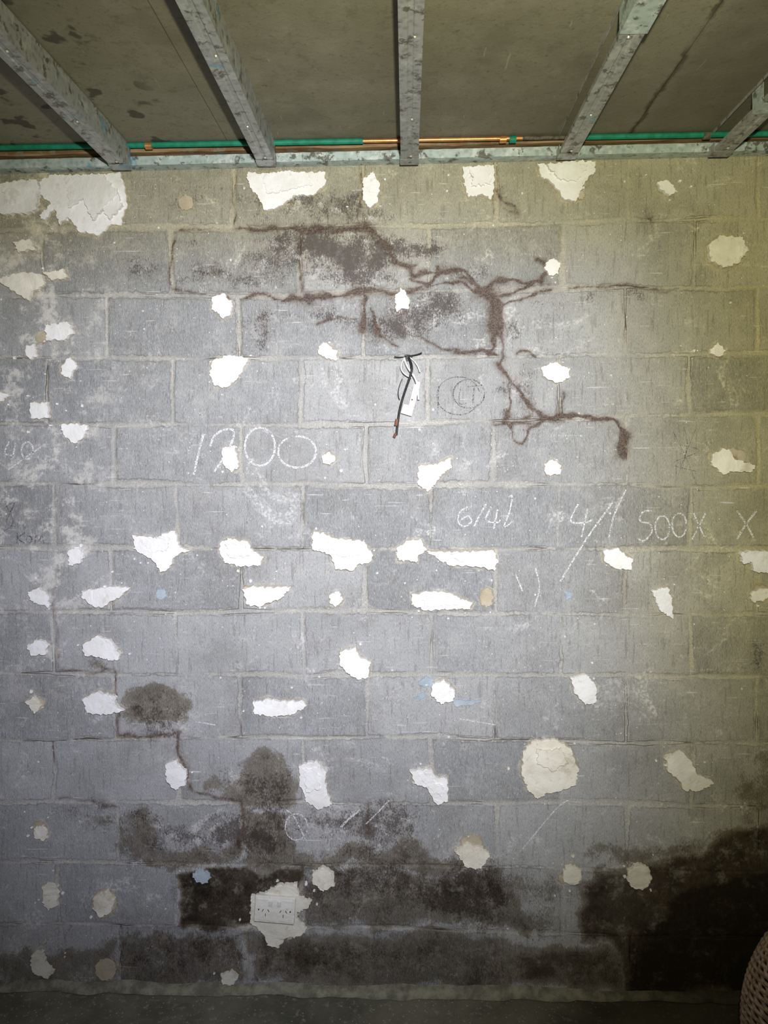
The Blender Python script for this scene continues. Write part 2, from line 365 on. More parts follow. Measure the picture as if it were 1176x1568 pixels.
# whitish glue / plaster smears
sf=k.math('MULTIPLY',k.ss(k.math('ADD',k.attr('smear'),k.math('MULTIPLY',k.math('SUBTRACT',k.noise(24,5,.7),.5),.045)),0.007,0.001),k.ss(fine2,.35,.6,.25,.75))
base=k.mix(sf,base,(0.50,0.46,0.38))
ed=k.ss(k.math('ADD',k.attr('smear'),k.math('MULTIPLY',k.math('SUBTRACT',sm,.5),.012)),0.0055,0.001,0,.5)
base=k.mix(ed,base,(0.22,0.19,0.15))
s2=k.math('MULTIPLY',k.ss(k.noise(6,7,.75,dist=1.0),.55,.67),k.ss(k.noise(110,3),.42,.60,.08,.60))
base=k.mix(s2,base,(0.66,0.66,0.66))
# dry-brushed scuffs dragged along the wall
sc2=k.math('MULTIPLY',k.ss(k.noise(1,6,.75,vec=k.map((9,9,26),loc=(2,2,2),rot=(0,.25,0))),.58,.68),k.ss(fine,.46,.58,0,.55))
base=k.mix(sc2,base,(0.68,0.67,0.65))
sepx=k.n('ShaderNodeSeparateXYZ'); k.put(sepx.inputs[0],k.obj)
# heavier plaster residue on the left side of the wall
lf=k.math('MULTIPLY',k.ss(sepx.outputs[0],-.80,-1.10),k.ss(k.noise(10,6,.75,vec=k.map(loc=(2,0,5))),.50,.62,0,.7))
lf=k.math('MULTIPLY',lf,k.ss(sepx.outputs[2],.7,1.5))
base=k.mix(lf,base,(.66,.64,.60))
# yellow light spill painted into the colour, right side and top course
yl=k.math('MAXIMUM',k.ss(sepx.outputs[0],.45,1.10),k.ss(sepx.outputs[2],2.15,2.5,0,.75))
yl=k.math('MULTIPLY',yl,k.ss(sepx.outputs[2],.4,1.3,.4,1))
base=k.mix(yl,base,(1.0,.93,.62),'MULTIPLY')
# scratches
for rot_,st_ in (((0,.7,0),.55),((0,-.9,0),.45),((0,1.35,0),.4),((0,.2,0),.3)):
    sx=k.noise(1,3,.55,vec=k.map((7,7,130),loc=(rot_[1],0,2),rot=rot_))
    base=k.mix(k.math('MULTIPLY',k.ss(sx,.665,.705,0,st_),k.ss(k.noise(3,2,vec=k.map(loc=(rot_[1],3,1))),.44,.58)),base,(.72,.72,.72))
# paint drops
for sc_,rad,thr in ((60,.10,.85),(22,.07,.76)):
    x=k.n('ShaderNodeTexVoronoi'); k.put(x.inputs['Vector'],k.obj); x.inputs['Scale'].default_value=sc_
    sep=k.n('ShaderNodeSeparateColor'); k.put(sep.inputs[0],x.outputs['Color'])
    f=k.math('MULTIPLY',k.ss(k.math('ADD',x.outputs['Distance'],k.math('MULTIPLY',fine2,.12)),rad+.09,rad+.03),k.ss(sep.outputs[0],thr,thr+.03))
    base=k.mix(k.math('MULTIPLY',f,.8),base,(.78,.78,.78))
# mould: brown tint plus grain-following black speckle, pale salts between
mo=k.attr('mold')
grain=k.math('ADD',k.math('MULTIPLY',k.noise(1,5,.85,vec=k.map((260,260,150))),.75),k.math('MULTIPLY',k.noise(19,6,.7),.55))
mg=k.math('ADD',grain,k.math('MULTIPLY',mo,.36))
base=k.mix(k.ss(k.math('ADD',mo,k.math('MULTIPLY',k.math('SUBTRACT',med,.5),1.2)),.15,1.,0,.5),base,(.72,.64,.59),'MULTIPLY')
pale=k.math('MULTIPLY',k.ss(mo,.3,.6),k.ss(k.noise(26,6,.75,vec=k.map(loc=(9,9,9))),.50,.63,0,.7))
base=k.mix(pale,base,(.58,.57,.56))
base=k.mix(k.ss(mg,.79,.92,0,.85),base,(0.065,0.052,0.046))
# brown mud tracks
ln=k.math('ADD',k.attr('line'),k.math('MULTIPLY',k.math('SUBTRACT',k.noise(42,7,.78),.5),2.0))
base=k.mix(k.ss(k.math('ADD',k.attr('line'),k.math('MULTIPLY',k.math('SUBTRACT',med,.5),1.0)),-.95,.5,0,.6),base,(.62,.53,.48),'MULTIPLY')
base=k.mix(k.ss(ln,.05,.70,0,.85),base,k.mix(k.ss(fine2,.4,.6),(0.044,0.029,0.023),(.14,.10,.08)))
# rising damp (darkens the block, keeps its grain)
dn=k.math('ADD',k.attr('damp'),k.math('MULTIPLY',k.math('SUBTRACT',k.noise(8,9,.75),.5),1.3))
dn2=k.math('ADD',dn,k.math('MULTIPLY',k.math('SUBTRACT',fine,.5),-.45))
base=k.mix(k.ss(dn2,.22,.46),base,(.52,.47,.40),'MULTIPLY')
base=k.mix(k.ss(dn2,.45,.85),base,(.38,.325,.27),'MULTIPLY')
base=k.mix(k.ss(dn,.80,1.15),base,(.30,.28,.25),'MULTIPLY')
# salts blooming inside the damp and along its edge
sb=k.math('MULTIPLY',k.ss(dn,.30,.6),k.ss(k.noise(16,8,.8,vec=k.map(loc=(7,1,2))),.51,.66,0,.48))
sb=k.math('MULTIPLY',sb,k.ss(dn,1.25,.9,.15,1))
base=k.mix(sb,base,(.32,.30,.25))
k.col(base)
k.rough(k.ss(dn,.4,1.0,.88,.65))
hgt=k.math('ADD',k.math('MULTIPLY',fine,.8),k.math('ADD',k.math('MULTIPLY',sm,.8),k.math('MULTIPLY',comb,.6)))
k.bump(hgt,0.8,0.0026)
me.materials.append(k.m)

# ------------------------------------------------------------------ plaster patches
def patchmat(name,c1,c2,c3):
    k=NT(name); c=k.mix(k.ss(k.noise(14,5,.6),.35,.65),c1,c2)
    c=k.mix(k.ss(k.noise(40,5,.7),.58,.70,0,.65),c,c3)
    c=k.mix(k.ss(k.noise(9,5,.7,vec=k.map(loc=(8,3,2))),.58,.65,0,.55),c,c3)
    k.col(c)
    k.bump(k.math('ADD',k.noise(30,5,.6),k.math('MULTIPLY',k.voro(18),.6)),.7,.006); k.rough(.8); return k.m
mw=patchmat('plaster_white',(.78,.78,.79),(.72,.715,.70),(.57,.55,.50))
mc=patchmat('plaster_cream',(.74,.72,.64),(.65,.62,.53),(.45,.40,.31))
mt=patchmat('adhesive_tan',(.36,.31,.22),(.45,.40,.31),(.28,.24,.19))
mb=patchmat('adhesive_blue',(.30,.36,.42),(.40,.45,.50),(.5,.5,.5))
bm=bmesh.new()
def add_patch(P,mi,th,seed,j=0.0024,tilt=.03):
    r=random.Random(seed); pts=[Vector(w2(*p)) for p in P]; out=[]
    n=len(pts)
    for i in range(n):
        a=pts[i];b=pts[(i+1)%n]; L=(b-a).length; m=max(2,int(L/0.0045))
        nrm=Vector((-(b-a).y,(b-a).x)).normalized()
        bow=r.uniform(-.10,.14)*L; ph=r.random()*6; ph2=r.random()*6
        for t in range(m):
            s=t/m; e=min(s,1-s)*4
            wv=(math.sin(s*L*240+ph)*.0020+math.sin(s*L*520+ph2)*.0012)*min(1,e)
            out.append(a.lerp(b,s)-nrm*(bow*4*s*(1-s)*.5+wv*(j/.0024))+Vector((r.gauss(0,j),r.gauss(0,j)))*.45)
    cx=sum((p for p in out),Vector((0,0)))/len(out)
    tx,tz=r.uniform(-tilt,tilt),r.uniform(-tilt,tilt)
    vb=[bm.verts.new((p.x,0.004,p.y)) for p in out]; vf=[]
    for p in out:
        q_=p.lerp(cx,min(.25,.0010/max((p-cx).length,.003)))
        vf.append(bm.verts.new((q_.x,min(-.001,-th+tx*(q_.x-cx.x)+tz*(q_.y-cx.y)+r.gauss(0,.0004)),q_.y)))
    for i in range(len(out)):
        f=bm.faces.new((vb[i],vb[(i+1)%len(out)],vf[(i+1)%len(out)],vf[i])); f.material_index=mi
    f=bm.faces.new(vf); f.material_index=mi
s_=0
for lst,mi,th in ((PT,2,.0025),(PB,3,.0016),(PW,0,.0095),(PC,1,.0090)):
    for P in lst: s_+=1; add_patch(P,mi,th*(.8+.6*random.random()),s_)
# layered flakes: torn paper face standing off the adhesive
for P in ([(98,272),(160,269),(184,300),(160,322),(146,340),(130,306),(108,322)],[(150,300),(182,290),(190,318),(170,338)],[(400,270),(470,268),(480,285),(440,295),(410,300)],[(500,826),(550,832),(556,850),(520,852)],
          [(690,846),(745,845),(748,862),(700,858)],[(820,1145),(860,1142),(868,1165),(845,1180),(822,1168)],[(645,912),(690,912),(700,926),(650,928)],[(465,1175),(488,1172),(492,1205),(470,1210)],[(835,255),(900,254),(882,280),(856,278)],
          [(215,826),(262,822),(258,842),(232,846)],[(345,832),(376,833),(384,850),(352,854)],[(640,1182),(658,1180),(664,1194),(678,1200),(676,1216),(660,1206)],[(8,292),(50,288),(48,312),(14,318)],[(718,262),(748,260),(750,284),(722,288)]):
    s_+=1; add_patch(P,1 if P[0][1]>1100 and P[0][0]>800 else 0,.0165,s_,.003,.09)
for i in range(200):
    P=random.choice(PW+PC); a=random.choice(P); x=a[0]+random.gauss(0,15); y=a[1]+random.gauss(0,11)
    if 262<y<1500: add_patch(circ(x,y,random.uniform(1.0,3.0),6,random.uniform(.5,1.3)),random.choice([0,0,1]),.003,500+i,.0008)
bmesh.ops.recalc_face_normals(bm,faces=bm.faces)
bmesh.ops.triangulate(bm,faces=[f for f in bm.faces if len(f.verts)>4])
pm=bpy.data.meshes.new('plaster_patches'); bm.to_mesh(pm); bm.free()
for m in (mw,mc,mt,mb): pm.materials.append(m)
po=bpy.data.objects.new('plaster_patches',pm); sc.collection.objects.link(po)

# ------------------------------------------------------------------ chalk / pencil writing
def strokes(name,lst,mat,yoff):
    V=[];F=[]
    for w,pts in lst:
        P=[Vector(w2(*p)) for p in pts]; Q=[]
        for i in range(len(P)-1):
            p0=P[max(i-1,0)];p1=P[i];p2=P[i+1];p3=P[min(i+2,len(P)-1)]
            for t in np.linspace(0,1,6,endpoint=False):
                Q.append(.5*((2*p1)+(p2-p0)*t+(2*p0-5*p1+4*p2-p3)*t*t+(-p0+3*p1-3*p2+p3)*t**3))
        Q.append(P[-1]); b=len(V)
        for i,qv in enumerate(Q):
            d=(Q[min(i+1,len(Q)-1)]-Q[max(i-1,0)]); d=d.normalized() if d.length>0 else Vector((1,0))
            nn=Vector((-d.y,d.x))*(w/S/2)*random.uniform(.8,1.15)
            V.append((qv.x+nn.x,yoff,qv.y+nn.y)); V.append((qv.x-nn.x,yoff,qv.y-nn.y))
            if i: o=b+2*i; F.append((o-2,o-1,o+1,o))
    return obj_from(name,V,F,mat)
def ell(x,y,rx,ry,n=14,a0=0,turn=1.05):
    return [(x+rx*math.cos(a0+2*math.pi*turn*i/n),y+ry*math.sin(a0+2*math.pi*turn*i/n)) for i in range(n+1)]
def chalkmat(name,c,lo,hi,al):
    k=NT(name); k.col(c); k.b.inputs['Roughness'].default_value=1
    k.put(k.b.inputs['Alpha'],k.ss(k.noise(300,3,.7),lo,hi,0,al)); return k.m
ck=chalkmat('chalk',(.80,.80,.83),.40,.60,.88); pk=chalkmat('pencil',(.04,.04,.05),.42,.62,.65)
CH=[(3.4,[(312,664),(305,690),(297,727)]),(3.4,[(322,684),(328,668),(344,658),(358,660),(354,680),(342,702),(328,722)]),
(3.2,ell(398,684,23,29,14,-1)),(3.2,ell(455,692,29,24,14,-2)),
(2.4,[(716,776),(704,784),(702,800),(712,806),(722,798),(716,790),(706,796)]),(2.4,[(744,772),(734,790),(726,806)]),
(2.4,[(752,776),(744,796),(760,800),(766,796)]),(2.4,[(762,780),(756,810)]),(2.0,[(778,762),(784,760),(780,784),(772,806),(786,798)]),
(2.6,[(938,770),(900,822),(858,890)]),(2.4,[(885,772),(874,798),(896,800),(906,796)]),(2.4,[(900,778),(890,822)]),(2.4,[(958,750),(940,790),(932,824)]),
(2.4,[(998,782),(984,784),(980,798),(994,802),(998,814),(986,828),(976,824)]),(2.4,ell(1014,808,11,18)),(2.4,ell(1040,804,11,18)),
(2.4,[(1062,786),(1078,822)]),(2.4,[(1080,786),(1060,826)]),
(3.0,[(1128,782),(1142,802),(1156,828)]),(3.0,[(1158,782),(1140,806),(1128,826)]),
(2.2,ell(454,1266,17,20)),(2,[(438,1240),(450,1250),(470,1290)]),(3.2,[(522,1266),(536,1252),(552,1240)]),(2,[(560,1262),(580,1242),(596,1225)]),
(2.6,[(14,676),(8,694),(24,698)]),(2.6,[(24,678),(18,712)]),(2.6,ell(42,690,9,13)),(2,[(12,720),(40,700),(70,680)]),(2,[(820,870),(826,900),(818,930)]),(2,[(790,880),(800,905)]),
(1.8,[(800,1300),(850,1240),(870,1225)]),(1.8,[(300,1105),(330,1110)]),(1.8,[(700,1100),(760,1110)])]
PE=[(1.9,ell(718,603,24,22)),(1.7,ell(702,606,33,29,16,.4,.9)),(2.0,[(706,590),(703,617),(715,617)]),(2.0,[(716,592),(736,591)]),(2.0,[(726,592),(724,619)]),
(1.5,[(672,590),(670,634)]),
(2.0,[(27,816),(26,832)]),(2.0,[(38,816),(28,824),(38,832)]),(1.8,ell(45,826,4,5,8)),(1.8,[(54,832),(55,820),(60,828),(64,819),(67,832)]),(1.3,[(8,770),(20,800),(4,815)]),
(.8,[(1030,660),(1050,700),(1066,740)]),(.8,[(1066,655),(1048,700),(1036,735)]),(.8,[(1036,680),(1070,690),(1030,710),(1068,722)]),(.8,[(1046,650),(1052,680),(1044,720)]),
(1.2,[(430,1260),(470,1275)]),(1.3,[(4,780),(22,770),(10,800),(24,806)])]
strokes('chalk_writing',CH,ck,-0.0012); strokes('pencil_writing',PE,pk,-0.0010)

# ------------------------------------------------------------------ ceiling boards, floor
ZB=2.662
XSEAM=on_z(1000,155,ZB).x
k=NT('fibre_cement_board')
c=k.mix(k.ss(k.noise(1.6,4),.3,.7),(.180,.172,.130),(.245,.235,.182))
c=k.mix(k.ss(k.noise(9,6,.65),.45,.8,0,.5),c,(.30,.29,.24))
c=k.mix(k.ss(k.noise(120,4,.7),.44,.30,0,.6),c,(.10,.095,.07))
c=k.mix(k.ss(k.noise(28,6,.75,vec=k.map(loc=(6,6,0))),.52,.66,0,.45),c,(.13,.12,.085))
sep=k.n('ShaderNodeSeparateXYZ'); k.put(sep.inputs[0],k.obj)
f_=k.math('MULTIPLY',k.ss(k.noise(12,3,.5,vec=k.map(loc=(3.3,1,0))),.57,.63,0,.8),k.ss(sep.outputs[0],-.60,-.75))
c=k.mix(f_,c,(.055,.05,.04))
c=k.mix(k.ss(k.noise(45,4,vec=k.map(loc=(1,2,0))),.66,.72,0,.5),c,(.09,.08,.055))
c=k.mix(k.ss(k.noise(1,3,.5,vec=k.map((60,9,9),rot=(0,0,.5))),.70,.73,0,.4),c,(.4,.39,.33))
ds=k.math('ABSOLUTE',k.math('ADD',k.math('SUBTRACT',sep.outputs[0],XSEAM),k.math('MULTIPLY',k.math('SUBTRACT',k.noise(16,5,.7),.5),.05)))
c=k.mix(k.math('MULTIPLY',k.ss(ds,.013,.001,0,.75),k.ss(k.noise(5,3),.36,.52)),c,(.05,.032,.024))
c=k.mix(k.ss(sep.outputs[0],XSEAM-.02,XSEAM+.05,0,.4),c,(.10,.09,.065))
c=k.mix(k.ss(k.noise(3,5,.6),.50,.72,0,.5),c,(.11,.10,.07))
k.col(c); k.bump(k.noise(90,6,.7),.6,.002)
bmt=k.m
bm=bmesh.new()
def box(bm,a,b,mi=0,M=None):
    vs=[bm.verts.new((x,y,z)) for z in (a[2],b[2]) for y in (a[1],b[1]) for x in (a[0],b[0])]
    for f in ((0,2,3,1),(4,5,7,6),(0,1,5,4),(2,6,7,3),(0,4,6,2),(1,3,7,5)):
        fc=bm.faces.new([vs[i] for i in f]); fc.material_index=mi
    return vs
XS2=on_z(325,175,ZB).x
for a,b in ((-1.95,XS2-.001),(XS2+.001,XSEAM-.0012),(XSEAM+.0012,1.75)):
    box(bm,(a,-3.0,ZB),(b,0.0,ZB+.009))
cm=bpy.data.meshes.new('ceiling'); bm.to_mesh(cm); bm.free(); cm.materials.append(bmt)
sc.collection.objects.link(bpy.data.objects.new('ceiling',cm))

k=NT('concrete_floor')
c=k.mix(k.ss(k.noise(4,6,.6),.35,.65),(.12,.12,.09),(.22,.21,.16))
c=k.mix(k.ss(k.noise(45,5,.7),.55,.65,0,.6),c,(.34,.33,.27))
c=k.mix(k.ss(k.voro(60),.16,.10,0,.8),c,(.5,.48,.42))
sep=k.n('ShaderNodeSeparateXYZ'); k.put(sep.inputs[0],k.obj)
c=k.mix(k.ss(k.math('ADD',sep.outputs[0],k.math('MULTIPLY',k.noise(5,5),.4)),.3,1.0),c,(.35,.32,.28),'MULTIPLY')
k.col(c); k.bump(k.noise(60,6,.7),.7,.004)
V=[];F=[]; fx=np.linspace(-1.95,1.75,150); fy=np.linspace(-3.0,0.0,120)
for j,y in enumerate(fy):
    for i,x in enumerate(fx):
        V.append((x,y,-.002+float(fbm(np.array(x),np.array(y),9,5,3))*.004))
for j in range(119):
    for i in range(149): a=j*150+i; F.append((a,a+1,a+151,a+150))
obj_from('floor',V,F,k.m,True)
k=NT('mortar_fillet'); c=k.mix(k.ss(k.noise(25,6,.7),.35,.65),(.16,.155,.115),(.32,.31,.235)); 
sep=k.n('ShaderNodeSeparateXYZ'); k.put(sep.inputs[0],k.obj)
c=k.mix(k.ss(sep.outputs[0],.45,.95),c,(.25,.22,.2),'MULTIPLY')
k.col(c); k.bump(k.noise(70,5,.7),.8,.005)
V=[];F=[];n=500
for i in range(n):
    x=-1.95+3.7*i/(n-1); h=.020+.014*float(fbm(np.array(x),np.array(0.),8,3,4)); w=.028+.02*float(fbm(np.array(x),np.array(2.),10,4,4))
    for t in (0,.25,.5,.75,1): V.append((x,-w*math.sin(t*math.pi/2),h*math.cos(t*math.pi/2)+.001))
for i in range(n-1):
    for t in range(4): a=i*5+t; F.append((a,a+1,a+6,a+5))
obj_from('baseboard_back',V,F,k.m,True)

# ------------------------------------------------------------------ galvanised steel
def galv(name,base1,base2,sm_amt,smc):
    k=NT(name); c=k.mix(k.ss(k.voro(60,out='Distance'),.1,.6),base1,base2)
    c=k.mix(k.ss(k.noise(22,6,.7),.52,.62,0,sm_amt),c,smc)
    c=k.mix(k.ss(k.noise(30,6,.7,vec=k.map(loc=(5,2,1))),.54,.62,0,.85),c,(.09,.08,.065))
    c=k.mix(k.ss(k.noise(9,4,.6,vec=k.map(loc=(1,7,1))),.66,.70,0,.6),c,(.13,.34,.50))
    k.col(c); k.b.inputs['Metallic'].default_value=.3; k.rough(k.ss(k.noise(40,4),.3,.7,.35,.6))
    k.b.inputs['Specular IOR Level'].default_value=.5
    k.bump(k.noise(50,4),.3,.001); return k.m
gs=galv('galvanised_steel',(.25,.26,.265),(.36,.375,.38),.5,(.54,.57,.56))
gt=galv('galvanised_track',(.34,.42,.43),(.46,.55,.56),.8,(.66,.72,.72))
def channel(name,prof,p0,p1,mat,thick=.0012,seg=40,jit=.0):
    V=[];F=[];n=len(prof); p0=Vector(p0);p1=Vector(p1); d=(p1-p0).normalized()
    side=Vector((0,0,1)).cross(d) if abs(d.x)>.9 else Vector((1,0,0))
    for s in range(seg+1):
        c_=p0.lerp(p1,s/seg)
        for (a,b) in prof:
            V.append(c_+side*a+Vector((0,0,1))*b+Vector((0,0,random.uniform(-jit,jit))))
    for s in range(seg):
        for i in range(n-1): a=s*n+i; F.append((a,a+1,a+n+1,a+n))
    o=obj_from(name,V,F,mat); m=o.modifiers.new('sheet','SOLIDIFY'); m.thickness=thick; m.offset=0
    return o
def screw(name,loc,r,parent,mat):
    b=bmesh.new()
    bmesh.ops.create_cone(b,cap_ends=True,segments=12,radius1=r*.55,radius2=r,depth=.003)
    m_=bpy.data.meshes.new(name); b.to_mesh(m_); b.free(); m_.materials.append(mat)
    o=bpy.data.objects.new(name,m_); o.location=loc; sc.collection.objects.link(o); o.parent=parent; return o
scm=simple('screw_steel',(.55,.5,.4),(.7,.68,.6),60,.4,.6)
ends=[(187,258),(409,252),(627,250),(867,242),(1101,238)]
w=.026; Hs=.068
for i,(ex,ey) in enumerate(ends):
    p=on_y(ex,ey,-.047)
    nm='metal_ceiling_stud' if i==0 else 'metal_ceiling_stud.%03d'%i
    emp=bpy.data.objects.new(nm,None); sc.collection.objects.link(emp); emp.location=(0,0,0)
    z0=p.z
    prof=[(-w,.012),(-w,0),(-.008,0),(-.005,.0025),(.005,.0025),(.008,0),(w,0),(w,Hs),(-w,Hs),(-w,Hs-.012)]
    o=channel('channel_%d'%i,prof,(p.x,-.047,z0),(p.x,-2.7,z0),gs,seg=30); o.parent=emp
    screw('screw_%d'%i,(p.x+.004,-.10,z0-.0012),.005,emp,scm)
    for q_ in range(3): screw('screw_%d_%d'%(i,q_),(p.x-.01+.02*random.random(),-.3-.35*q_-.1*random.random(),z0-.0012),.004,emp,scm)
    br=channel('end_tab_%d'%i,[(-w-.002,.025),(-w-.002,-.002),(w+.002,-.002),(w+.002,.025)],(p.x,-.040,z0),(p.x,-.085,z0),gs,seg=2); br.parent=emp
    if i==3:
        pp=on_z(958,52,z0-.003)
        sl=channel('splice_sleeve',[(-w-.003,.05),(-w-.003,-.003),(w+.003,-.003),(w+.003,.05)],(p.x,pp.y,z0),(p.x,pp.y-.45,z0),gt,seg=4); sl.parent=emp
    if i==4:
        pp=on_z(1160,174,z0-.003)
        sl=channel('splice_sleeve',[(-w-.003,.05),(-w-.003,-.003),(w+.003,-.003),(w+.003,.05)],(p.x,pp.y,z0),(p.x,pp.y-.06,z0),gt,seg=2); sl.parent=emp
a=on_y(-300,273,-.0); b=on_y(1400,233,-.0)
a=a.lerp(b,(-1.94-a.x)/(b.x-a.x)) if a.x<-1.94 else a
b=a.lerp(b,(1.74-a.x)/(b.x-a.x)) if b.x>1.74 else b
prof=[(-.001,.060),(-.001,0),(-.042,0),(-.042,.026)]
tr=channel('metal_wall_track',prof,(a.x,0,a.z),(b.x,0,b.z),gt,.0015,160,.0006)
k=NT('packer_timber'); c=k.mix(k.ss(k.noise(1,5,.6,vec=k.map((6,40,60))),.35,.65),(.16,.09,.045),(.36,.25,.14)); c=k.mix(k.ss(k.noise(25,5,.7),.5,.62,0,.7),c,(.24,.23,.18)); k.col(c); k.bump(k.noise(40,4),.6,.003)
bm=bmesh.new(); n=60
vs=[]
for i in range(n+1):
    x=-1.94+3.68*i/n; 
    zl=min(a.z+(b.z-a.z)*(x-a.x)/(b.x-a.x)+.040,ZB-.012); dd=.030+.006*random.random()
    vs.append([bm.verts.new((x,-.0025,zl)),bm.verts.new((x,-dd,zl+.003*random.random())),bm.verts.new((x,-dd,ZB-.001)),bm.verts.new((x,-.0025,ZB-.001))])
for i in range(n):
    for j in range(4): bm.faces.new((vs[i][j],vs[i+1][j],vs[i+1][(j+1)%4],vs[i][(j+1)%4]))
bm.faces.new(vs[0]); bm.faces.new(vs[-1][::-1]); bmesh.ops.recalc_face_normals(bm,faces=bm.faces)
m_=bpy.data.meshes.new('timber_packer'); bm.to_mesh(m_); bm.free(); m_.materials.append(k.m)
sc.collection.objects.link(bpy.data.objects.new('timber_packer',m_))

# ------------------------------------------------------------------ pipe
def tube(name,pts,r,mat,parent=None,res=10,smooth=True):
    cu=bpy.data.curves.new(name,'CURVE'); cu.dimensions='3D'; cu.bevel_depth=r; cu.bevel_resolution=3; cu.use_fill_caps=True
    sp=cu.splines.new('NURBS' if smooth and len(pts)>2 else 'POLY'); sp.points.add(len(pts)-1)
    for i,p in enumerate(pts): sp.points[i].co=(p[0],p[1],p[2],1)
    if sp.type=='NURBS': sp.use_endpoint_u=True; sp.order_u=3; sp.resolution_u=res
    cu.materials.append(mat); o=bpy.data.objects.new(name,cu); sc.collection.objects.link(o)
    if parent: o.parent=parent
    return o
pg=simple('green_insulation',(.012,.17,.11),(.018,.24,.16),40,.5)
pcu=simple('copper',(.75,.38,.16),(.60,.27,.10),40,.35,.7)
pdk=simple('dark_tape',(.06,.055,.05),(.16,.14,.11),60,.6)
pipe=bpy.data.objects.new('water_pipe',None); sc.collection.objects.link(pipe)
YP=-.062
def pp_(px,py,y=YP): return on_y(px,py,y)
pl=[(-330,215),(0,212),(228,212),(420,211),(556,209),(600,208),(700,205),(775,203),(800,202),(885,199),(900,198),(1075,190),(1100,188),(1400,182)]
P3=[pp_(*q_) for q_ in pl]
for p in P3: p.z=min(p.z,ZB-.009)
P3[0].x=max(P3[0].x,-1.93);P3[-1].x=min(P3[-1].x,1.73)
tube('green_pipe_a',P3[0:5],.0085,pg,pipe,smooth=False)
tube('copper_pipe',P3[4:9],.0062,pcu,pipe,smooth=False)
tube('taped_pipe',P3[8:10],.0060,pdk,pipe,smooth=False)
tube('green_pipe_b',P3[9:12],.0085,pg,pipe,smooth=False)
tube('green_pipe_c',P3[11:14],.0085,pg,pipe,smooth=False)
for nm,u,m_ in (('coupling_a',(228,212),pcu),('coupling_b',(785,203),pg),('coupling_c',(1082,190),pdk),('coupling_d',(770,203),pcu)):
    c_=pp_(*u); c_.z=min(c_.z,ZB-.012); tube(nm,[(c_.x-.010,c_.y,c_.z),(c_.x+.010,c_.y,c_.z)],.0110,m_,pipe,smooth=False)

# ------------------------------------------------------------------ hanging cable
cab=bpy.data.objects.new('hanging_electrical_cable',None); sc.collection.objects.link(cab)
blk=simple('black_rubber',(.012,.012,.012),(.03,.03,.03),80,.5)
gry=simple('grey_sheath',(.50,.50,.50),(.66,.66,.64),60,.5)
wht=simple('white_plastic',(.82,.82,.82),(.74,.74,.72),40,.4)
brn=simple('rusty_end',(.14,.06,.035),(.22,.10,.05),60,.7)
def cp(px,py,y): 
    p=on_y(px,py,y); return (p.x,p.y,p.z)
tube('flex_main',[cp(626,548,.0),cp(630,556,-.03),cp(631,568,-.034),cp(625,585,-.03),cp(617,608,-.02),cp(610,635,-.014),cp(607,666,-.012)],.0038,blk,cab)
tube('flex_second',[cp(618,546,.0),cp(622,560,-.025),cp(634,575,-.03),cp(640,590,-.028),cp(641,612,-.02)],.0036,gry,cab)
tube('core_a',[cp(622,546,0),cp(612,548,-.02),cp(604,546,-.03)],.0016,blk,cab)
tube('core_b',[cp(624,545,0),cp(636,545,-.02),cp(646,540,-.03)],.0018,blk,cab)
tube('core_c',[cp(628,548,0),cp(640,556,-.02),cp(643,570,-.022)],.0024,gry,cab)
tube('core_d',[cp(620,548,0),cp(612,558,-.02),cp(618,574,-.03),cp(630,578,-.03)],.0024,gry,cab)
tube('core_e',[cp(616,580,-.02),cp(606,602,-.02),cp(612,612,-.015)],.0013,blk,cab)
tube('burnt_end',[cp(608,642,-.013),cp(606,652,-.013)],.0055,brn,cab,smooth=False)
tube('frayed_end',[cp(606,664,-.012),cp(603,670,-.013)],.0045,brn,cab,smooth=False)
hb=bmesh.new(); cc=w2(624,548)
vs=[hb.verts.new((cc[0]+.015*math.cos(t)*(1+.2*math.sin(3*t)),-.0006,cc[1]+.011*math.sin(t))) for t in np.linspace(0,2*math.pi,18,endpoint=False)]
hb.faces.new(vs); hm=bpy.data.meshes.new('cable_hole'); hb.to_mesh(hm); hb.free(); hm.materials.append(blk)
ho=bpy.data.objects.new('cable_hole',hm); sc.collection.objects.link(ho); ho.parent=cab
def rbox(name,c,size,rot,mat,parent,bev=.002):
    b=bmesh.new(); bmesh.ops.create_cube(b,size=1); bmesh.ops.scale(b,vec=size,verts=b.verts)
    bmesh.ops.bevel(b,geom=b.edges[:]+b.verts[:],offset=bev,segments=2,affect='EDGES',profile=.6)
    m_=bpy.data.meshes.new(name); b.to_mesh(m_); b.free(); m_.materials.append(mat)
    o=bpy.data.objects.new(name,m_); o.location=c; o.rotation_euler=rot; sc.collection.objects.link(o); o.parent=parent; return o
rbox('connector_body',cp(634,606,-.022),(.018,.013,.070),(0,.25,0),wht,cab)
rbox('connector_wing',cp(624,628,-.016),(.034,.008,.030),(0,.3,0),wht,cab)
rbox('connector_clip',cp(640,590,-.024),(.012,.014,.022),(0,.2,0),gry,cab,.001)
tube('connector_screw',[cp(631,612,-.029),cp(631,612,-.031)],.003,brn,cab,smooth=False)

